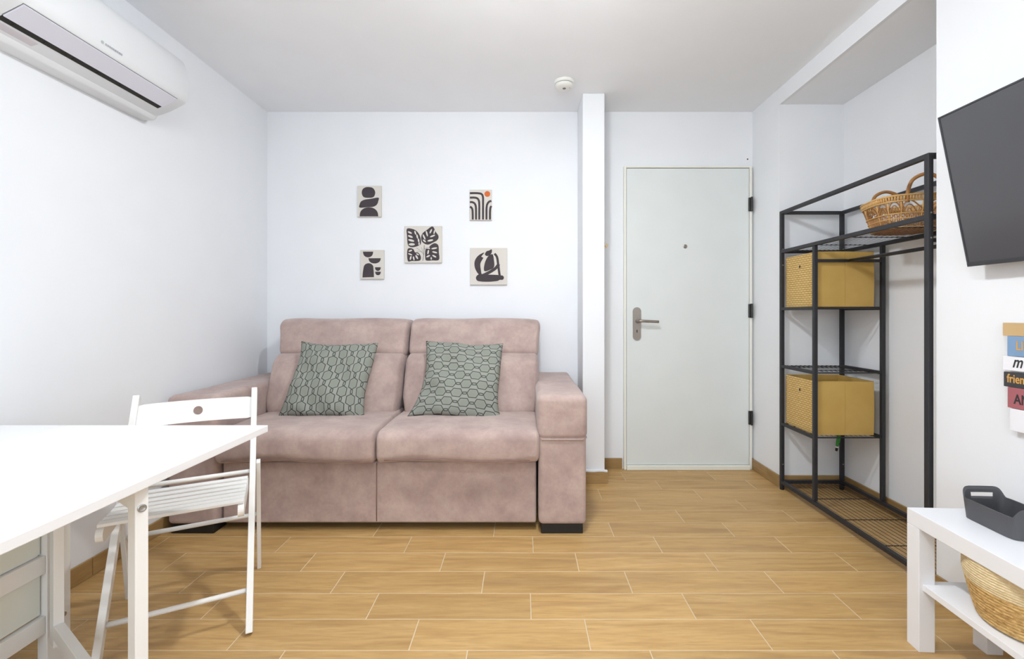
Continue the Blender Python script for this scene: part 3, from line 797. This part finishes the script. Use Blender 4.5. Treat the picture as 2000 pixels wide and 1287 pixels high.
# curved backrest with a hole
NB = 56; V, F = [], []
hw, hh, hr, hxoff = 0.1895, 0.040, 0.0165, 0.0
for lay in range(2):
    for r in range(7):
        k = r/6.0
        for i in range(NB):
            a = 2*math.pi*(i+0.5)/NB
            # point on the rectangle reached by equal perimeter steps
            per = (i+0.5)/NB*4
            q = int(per); f_ = per-q
            if q == 0: ox, oz = hw, -hh+2*hh*f_
            elif q == 1: ox, oz = hw-2*hw*f_, hh
            elif q == 2: ox, oz = -hw, hh-2*hh*f_
            else: ox, oz = -hw+2*hw*f_, -hh
            ang = math.atan2(oz/hh, ox/hw)
            ix, iz = hr*math.cos(ang), hr*math.sin(ang)
            x, z = ix+(ox-ix)*k, iz+(oz-iz)*k
            y = 0.026*(1-(x/hw)**2)+(0.006 if lay else -0.006)
            V.append((x, leg_y(0.700)+y+z*0.63, 0.700+z))
def vi(l, r, i): return l*7*NB+r*NB+i % NB
for i in range(NB):
    for r in range(6):
        F.append((vi(0, r, i), vi(0, r, i+1), vi(0, r+1, i+1), vi(0, r+1, i)))
        F.append((vi(1, r, i), vi(1, r+1, i), vi(1, r+1, i+1), vi(1, r, i+1)))
    F.append((vi(0, 0, i), vi(1, 0, i), vi(1, 0, i+1), vi(0, 0, i+1)))
    F.append((vi(0, 6, i), vi(0, 6, i+1), vi(1, 6, i+1), vi(1, 6, i)))
obj('backrest', (V, F), M['white_wood'], fc)

# ------------------------------------------------------------------ clothes rack
rx0, rx1, ry0, ry1, rym, RH = 1.617, 1.992, 1.815, 2.845, 2.523, 1.738
rk = thing('clothes_rack', 'black metal clothes rack with wire shelves standing in the wall niche', 'rack', ((rx0+rx1)/2, (ry0+ry1)/2, 0))
S2 = 0.0105
for (x, y, z1) in ((rx0, ry0, RH), (rx1, ry0, RH), (rx0, ry1, RH), (rx1, ry1, RH)):
    p = obj('post', box(x-S2, x+S2, y-S2, y+S2, 0.018, z1, 0.002), M['rack'], rk, world=True)
    obj('foot_cap', lathe([(0.011, 0.0), (0.013, 0.004), (0.013, 0.018)], 12, (x, y)), M['black'], p, world=True)
    for z in (0.16, 1.40, 1.50):
        obj('screw', xf(lathe([(0.0035, 0), (0.0035, 0.002)], 8), Matrix.Translation((x, y-S2, z)) @ Matrix.Rotation(math.pi/2, 4, 'X')), M['steel'], p, world=True)
for x in (rx0, rx1):
    obj('post', box(x-S2*0.95, x+S2*0.95, rym-S2*0.95, rym+S2*0.95, 0.062, 1.475, 0.002), M['rack'], rk, world=True)
def rail(p, q, s=0.018): obj('rail', bar(p, q, s, s, (0, 0, 1), 0.0015), M['rack'], rk, world=True)
for z in (RH-0.01, 1.485, 0.048):
    for x in (rx0, rx1): rail((x, ry0+S2, z), (x, ry1-S2, z), 0.02)
    for y in (ry0, ry1): rail((rx0+S2, y, z), (rx1-S2, y, z), 0.02)
for z in (1.128, 0.770, 0.411):
    for x in (rx0, rx1): rail((x, rym+S2, z), (x, ry1-S2, z))
    for y in (rym, ry1): rail((rx0+S2, y, z), (rx1-S2, y, z), 0.007)
rail((rx0+S2, rym, 1.392), (rx1-S2, rym, 1.392), 0.016)
rail((rx0+S2, ry0, 1.392), (rx1-S2, ry0, 1.392), 0.016)
obj('hanging_rod', tube([((rx0+rx1)/2, ry0+0.008, 1.392), ((rx0+rx1)/2, rym-0.008, 1.392)], 0.009, 12), M['rack'], rk, True, True)
def wires(z, y0, y1, along, n, cross):
    parts = []
    for i in range(n):
        if along == 'y':
            x = rx0+0.012+(rx1-rx0-0.024)*(i+0.5)/n
            parts.append(tube([(x, y0, z), (x, y1, z)], 0.0013, 5))
        else:
            y = y0+(y1-y0)*(i+0.5)/n
            parts.append(tube([(rx0+0.008, y, z), (rx1-0.008, y, z)], 0.0017, 5))
    for y in cross:
        if along == 'y': parts.append(tube([(rx0+0.008, y, z-0.004), (rx1-0.008, y, z-0.004)], 0.0022, 5))
        else: parts.append(tube([(y, y0, z-0.004), (y, y1, z-0.004)], 0.0022, 5))
    tag(obj('wire_shelf', join(*parts), M['rack'], rk, world=True), kind='stuff')
wires(0.052, ry0+0.01, ry1-0.01, 'y', 13, [2.06, 2.32, 2.58, 2.82])
wires(1.492, ry0+0.01, ry1-0.01, 'y', 13, [2.06, 2.32, 2.58, 2.82])
for z in (1.134, 0.776, 0.417): wires(z, rym+0.01, ry1-0.01, 'y', 13, [2.60, 2.76])

# bins on the rack
def bin_(label, z0, z1, y0, y1, x0, x1, sk):
    b = thing('storage_bin', label, 'storage bin', ((x0+x1)/2, (y0+y1)/2, z0), 0, 'mustard storage bins on the rack')
    th = 0.004
    def wob(x, y, z):
        k = math.sin(math.pi*(z-z0)/(z1-z0))*0.004
        return (x+sk*(z-z0), y-(k if y < (y0+y1)/2 else -k), z)
    obj('side_panel', fn(box(x0+0.005, (x0+x1)/2-0.0004, y0, y0+th, z0+0.003, z1, 0.0008, 1, (3, 1, 6)), wob), M['mustard'], b, False, True)
    obj('side_panel', fn(box((x0+x1)/2+0.0004, x1, y0, y0+th, z0+0.003, z1, 0.0008, 1, (3, 1, 6)), wob), M['mustard'], b, False, True)
    obj('side_panel', fn(box(x0+0.005, x1, y1-th, y1, z0+0.003, z1, 0.0008, 1, (4, 1, 6)), wob), M['mustard'], b, False, True)
    obj('end_panel', fn(box(x1-th, x1, y0+th, y1-th, z0+0.003, z1, 0.0008, 1, (1, 4, 6)), wob), M['mustard'], b, False, True)
    obj('bottom', box(x0, x1, y0, y1, z0, z0+0.004), M['mustard'], b, world=True)
    obj('binding', tube([(x0+0.006, y0+0.002, z1), (x1-0.001, y0+0.002, z1), (x1-0.001, y1-0.002, z1), (x0+0.006, y1-0.002, z1)], 0.0028, 6), M['mustard'], b, True, True)
    f = obj('woven_front', box(x0, x0+0.0055, y0+0.001, y1-0.001, z0+0.004, z1+0.002, 0.002), M['weave'], b, world=True)
    cy, cz = (y0+y1)/2, z1-0.068
    R = Matrix.Translation((x0, cy, cz)) @ Matrix.Rotation(-math.pi/2, 4, 'Y')
    obj('eyelet', xf(join(lathe([(0.0135, -0.001), (0.0135, 0.002), (0.010, 0.003), (0.0085, 0.001)], 18)), R), M['weave'], f, world=True)
    obj('eyelet_hole', xf(lathe([(0.0085, 0.0005), (0.0085, 0.0016)], 16), R), M['black'], f, world=True)
bin_('mustard bin with woven front, under the rack top shelf', 1.138, 1.443, 2.538, 2.828, 1.632, 1.955, 0.0)
bin_('mustard open bin with woven front, on the lower rack shelf', 0.421, 0.718, 2.538, 2.828, 1.632, 1.955, 0.0)

# green tag hanging under the lower shelf
gs = thing('green_pen', 'green pen with a dark tip hanging below the lower mustard bin', 'pen', (1.862, 2.69, 0.287))
pp = spline([(1.866, 2.69, 0.412), (1.866, 2.69, 0.375), (1.860, 2.69, 0.340), (1.854, 2.69, 0.309)], 4)
obj('barrel', tube(pp, [0.004+0.006*math.sin(math.pi*min(1, 0.15+i/len(pp)*0.8)) for i in range(len(pp))], 10), M['green'], gs, True, True)
obj('tip', tube([(1.854, 2.69, 0.309), (1.850, 2.69, 0.287)], [0.0075, 0.006], 10), M['black'], gs, True, True)
obj('collar', tube([(1.8545, 2.69, 0.314), (1.8535, 2.69, 0.306)], 0.0082, 10), M['white_board'], gs, True, True)

# rattan basket on the top shelf
bx, by, bz = 1.848, 2.205, 1.4945
def ring(z, a, b, n=44, e=3.0):
    out = []
    for i in range(n):
        t_ = 2*math.pi*i/n; c, s = math.cos(t_), math.sin(t_)
        out.append(Vector((bx+a*math.copysign(abs(c)**(2/e), c), by+b*math.copysign(abs(s)**(2/e), s), z)))
    return out
BH = 0.143
def dims(h):   # half sizes at height h (0..1)
    return 0.118+0.037*h, 0.108+0.040*h
def even(n, e=3.0, a=0.15, b=0.145):     # parameter values spaced evenly along the rim
    K = 1440; pts = [(a*math.copysign(abs(math.cos(q))**(2/e), math.cos(q)), b*math.copysign(abs(math.sin(q))**(2/e), math.sin(q))) for q in (2*math.pi*i/K for i in range(K+1))]
    acc = [0.0]
    for i in range(K): acc.append(acc[-1]+math.dist(pts[i], pts[i+1]))
    out, j = [], 0
    for i in range(n):
        while acc[j] < acc[-1]*i/n: j += 1
        out.append(2*math.pi*j/K)
    return out
def at(h, t_, e=3.0):
    a, b = dims(h); c, s = math.cos(t_), math.sin(t_)
    return Vector((bx+a*math.copysign(abs(c)**(2/e), c), by+b*math.copysign(abs(s)**(2/e), s), bz+0.003+BH*h))
bk = thing('rattan_basket', 'rattan basket with two looped handles on top of the rack', 'basket', (bx, by, bz))
tag(obj('base', join(*[tube(ring(bz+0.003, 0.118*k, 0.108*k), 0.0034, 6, True) for k in (0.12, 0.24, 0.36, 0.48, 0.6, 0.72, 0.84, 0.96)]), M['rattan'], bk, True, True), kind='stuff')
tag(obj('stakes', join(*[tube([at(0.0, q), at(0.22, q), at(0.46, q)], 0.0026, 5) for q in even(104)]), M['rattan'], bk, True, True), kind='stuff')
tag(obj('rim_wrap', join(*[tube([at(0.84, q), at(0.93, q)+(at(0.93, q)-Vector((bx, by, at(0.93, q).z))).normalized()*0.003, at(1.02, q)], 0.0048, 5) for q in even(92)]), M['rattan_light'], bk, True, True), kind='stuff')
for h, rr in ((0.03, 0.004), (0.30, 0.0022), (0.46, 0.0030), (0.84, 0.004), (1.01, 0.005)):
    a, b = dims(h)
    obj('hoop', tube(ring(bz+0.003+BH*h, a+0.003, b+0.003), rr, 6, True), M['rattan_light'], bk, True, True)
NA = 14
for i in range(NA):
    for (wd, top, rr) in ((1.0, 0.84, 0.0032), (0.62, 0.72, 0.0028), (0.28, 0.60, 0.0024)):
        c0 = 2*math.pi*i/NA; hwid = 2*math.pi/NA*0.62*wd
        pts = [at(0.44+(top-0.44)*math.sin(math.pi*q/10)**0.8, c0-hwid+2*hwid*q/10) for q in range(11)]
        obj('arch', tube(pts, rr, 5), M['rattan'], bk, True, True)
    obj('upright', tube([at(0.0, 2*math.pi*(i+0.5)/NA)*1.0, at(0.45, 2*math.pi*(i+0.5)/NA), at(0.9, 2*math.pi*(i+0.5)/NA)], 0.0034, 6), M['rattan_light'], bk, True, True)
for s in (-1, 1):
    yy = by+s*0.146
    hp_ = spline([(bx-0.062, yy-s*0.01, bz+BH*0.8), (bx-0.066, yy, bz+BH+0.02), (bx-0.05, yy+s*0.008, bz+BH+0.070), (bx, yy+s*0.012, bz+BH+0.092), (bx+0.05, yy+s*0.008, bz+BH+0.070), (bx+0.066, yy, bz+BH+0.02), (bx+0.062, yy-s*0.01, bz+BH*0.8)], 5)
    obj('handle', tube(hp_, 0.0082, 8), M['rattan'], bk, True, True)

bk.rotation_euler.z = -0.2

# ------------------------------------------------------------------ television
tvt, tvb = Vector((1.459, 0, 1.7875)), Vector((1.564, 0, 1.264))
tz_ = (tvt-tvb).normalized(); tH = (tvt-tvb).length; tY1, tW = 1.60, 0.955
tn = Vector((-tz_.z, 0, tz_.x))     # screen normal, towards the room
tv = thing('television', 'black flat television tilted down on the right wall', 'television', (1.56, tY1-tW/2, 1.26))
def tvbox(v0, v1, y0, y1, d0, d1, r=0.0):
    vf = rbox(((v0+v1)/2, (y0+y1)/2, (d0+d1)/2), (abs(v1-v0)/2, (y1-y0)/2, abs(d1-d0)/2), r, 1)
    return fn(vf, lambda a, y, dd: tuple(tvb+tz_*a+Vector((0, y, 0))+tn*dd))
y0t = tY1-tW
obj('back_case', tvbox(0.0, tH, y0t, tY1, -0.022, -0.001, 0.002), M['tv_frame'], tv, world=True)
obj('screen', tvbox(0.014, tH-0.006, y0t+0.006, tY1-0.006, -0.0008, 0.0008), M['screen'], tv, world=True)
bz_ = obj('bezel', join(tvbox(0, 0.014, y0t, tY1, -0.001, 0.0035, 0.001), tvbox(tH-0.006, tH, y0t, tY1, -0.001, 0.003, 0.0008), tvbox(0.014, tH-0.006, y0t, y0t+0.006, -0.001, 0.003, 0.0008), tvbox(0.014, tH-0.006, tY1-0.006, tY1, -0.001, 0.003, 0.0008)), M['tv_frame'], tv, world=True)
obj('wall_bracket', join(box(1.606, XR-0.0005, 1.0, 1.22, 1.42, 1.66), bar((1.61, 1.11, 1.58), (1.53, 1.11, 1.52), 0.04, 0.03, (0, 1, 0))), M['black'], tv, world=True)

# ------------------------------------------------------------------ word sign on the right wall
sg = thing('plank_sign', 'stacked wall sign of coloured wooden boards with words', 'sign', (XR-0.01, 1.36, 0.68))
def on_wall(vf, y, z, dist, sx=0.72): return fn(vf, lambda a, b, c: (XR-dist-c, y-a*sx, z+b))
XB = 0.024
boards = [  # far end y, near end y, top z, bottom z, material
    (1.520, 1.16, 1.069, 1.026, 'pine', None),
    (1.506, 1.12, 1.0255, 0.960, 'blue_board', ('LI', 'gold_letter', 0.043, 0.027, 0.021, 0)),
    (1.520, 1.17, 0.9585, 0.912, 'white_board', ('m', 'dark_letter', 0.054, 0.030, 0.012, 0.35)),
    (1.517, 1.13, 0.9065, 0.858, 'dark_board', ('frien', 'gold_letter', 0.040, 0.011, 0.015, 0)),
    (1.505, 1.15, 0.8575, 0.790, 'pink_board', ('AN', 'dark_letter', 0.045, 0.020, 0.016, 0)),
    (1.498, 1.13, 0.7885, 0.716, 'white_board', None)]
for (ya, yb, zt, zb, mt, tx) in boards:
    b_ = obj('board', box(XR-XB, XR-0.012, yb, ya, zb, zt, 0.0012), M[mt], sg, world=True)
    if tx:
        body_, mm, size, dx, dz, sh = tx
        obj('lettering', on_wall(text_mesh(body_, size, 0.001, sh, 0.0006), ya-dx, zb+dz, XB+0.0004), M[mm], b_, world=True)
# the first board carries only the start of a round dark letter
obj('lettering', on_wall(text_mesh('C', 0.036, 0.001, 0, 0.0006), 1.4545, 1.034, XB+0.0004), M['dark_letter'], bpy.data.objects['board'], world=True)
for y in (1.20, 1.43): obj('back_batten', box(XR-0.0115, XR-0.0005, y-0.012, y+0.012, 0.73, 1.06), M['pine'], sg, world=True)

# ------------------------------------------------------------------ console bench
cb_ang = -0.053
cs = thing('console_bench', 'low white bench with a lower shelf against the right wall', 'bench', (1.287, 1.527, 0), cb_ang)
LW, LD = 0.90, 0.26          # length towards the viewer, depth towards the wall
obj('bench_top', box(0, LD, -LW, 0, 0.40, 0.45, 0.0015), M['foil'], cs)
obj('lower_shelf', box(0.012, LD-0.012, -LW+0.03, -0.03, 0.200, 0.2205, 0.001), M['foil'], cs)
for x in (0, LD-0.05):
    for y in (-LW, -0.05):
        obj('leg', box(x, x+0.05, y, y+0.05, 0, 0.3995, 0.0015), M['foil'], cs)

# dark tray with hand holes
tr = thing('storage_tray', 'dark grey plastic tray with a hand hole, on the white bench', 'tray', (1.468, 1.376, 0.4505), cb_ang)
TL, TW, TH = 0.190, 0.150, 0.105
def tring(z, k, th_=0.0, n=64):
    fl = 0.10*z
    a, b = TW/2-0.012+fl-th_, TL/2-0.012+fl-th_
    out = []
    for i in range(n):
        t_ = 2*math.pi*i/n; c, s = math.cos(t_), math.sin(t_)
        e = 7.0
        out.append((a*math.copysign(abs(c)**(2/e), c), b*math.copysign(abs(s)**(2/e), s)))
    return out
def rim_h(x, y):
    v = abs(y)/(TL/2)
    s = min(1, max(0, (v-0.74)/0.2)); s = s*s*(3-2*s)
    return 0.064+0.041*s
NR = 64
V, F = [], []
levels = [0.0, 0.12, 0.3, 0.5, 0.66, 0.88, 1.0]
for side, th_ in ((0, 0.0), (1, 0.0028)):
    for L_ in levels:
        for i, (x, y) in enumerate(tring(0, 0, th_, NR)):
            H = rim_h(x, y)
            z = max(0.0028*side, H*L_)
            k = 1+0.16*z/TH*1.0
            V.append((x*(1+0.14*z/TH), y*(1+0.10*z/TH), z))
nl = len(levels)
def ti(sd, l, i): return sd*nl*NR+l*NR+i % NR
skip = set()
# hand hole: leave out wall quads in the middle of both short ends, between two levels
ends = [i for i, (x, y) in enumerate(tring(0, 0, 0, NR)) if abs(y) > TL/2-0.02 and abs(x) < 0.034]
for l in range(nl-1):
    for i in range(NR):
        hole = (i in ends and (i+1) % NR in ends and levels[l] >= 0.65 and levels[l+1] <= 0.89)
        if hole:
            for (a, b) in (((l, i), (l, i+1)), ((l+1, i), (l+1, i+1))):
                F.append((ti(0, *a), ti(0, *b), ti(1, *b), ti(1, *a)))
            for q in (i, i+1):
                nb = (q-1 if q == i else q+1) % NR
                if not (nb in ends): F.append((ti(0, l, q), ti(0, l+1, q), ti(1, l+1, q), ti(1, l, q)))
                else:
                    o2 = (i-1) % NR if q == i else (i+1) % NR
                    o3 = (o2+1) % NR
                    if not (o2 in ends and o3 in ends): F.append((ti(0, l, q), ti(0, l+1, q), ti(1, l+1, q), ti(1, l, q)))
            continue
        F.append((ti(0, l, i), ti(0, l, i+1), ti(0, l+1, i+1), ti(0, l+1, i)))
        F.append((ti(1, l, i), ti(1, l+1, i), ti(1, l+1, i+1), ti(1, l, i+1)))
for i in range(NR): F.append((ti(0, nl-1, i), ti(0, nl-1, i+1), ti(1, nl-1, i+1), ti(1, nl-1, i)))
F.append(tuple(ti(0, 0, i) for i in reversed(range(NR)))); F.append(tuple(ti(1, 0, i) for i in range(NR)))
sh_ = obj('shell', (V, F), M['tray'], tr)

# seagrass basket on the lower shelf
gx, gy, gz = 1.424, 1.268, 0.2215
sb_ = thing('seagrass_basket', 'round two-tone woven straw basket on the lower bench shelf', 'basket', (gx, gy, gz))
def coil_prof(z0, z1, n):
    out = []
    for i in range(n*4+1):
        f_ = i/(n*4); z = z0+(z1-z0)*f_
        h = (z-gz)/0.17
        r = 0.112+0.034*min(1, h*1.3)**0.8+0.0022*abs(math.sin(math.pi*n*f_))
        out.append((r, z))
    return out
obj('lower_weave', lathe([(0.02, gz), (0.104, gz)]+coil_prof(gz+0.006, gz+0.108, 11), 72, (gx, gy)), M['straw_dark'], sb_, True, True)
up_ = coil_prof(gz+0.108, gz+0.172, 9)
inner = [(r-0.009, z) for r, z in reversed(up_)]
V, F = lathe(up_+inner, 72, (gx, gy)); F = F[:-2]
obj('upper_weave', (V, F), M['straw_light'], sb_, True, True)
obj('rim', tube([(gx+0.1425*math.cos(2*math.pi*i/60), gy+0.1425*math.sin(2*math.pi*i/60), gz+0.172) for i in range(60)], 0.005, 6, True), M['straw_light'], sb_, True, True)
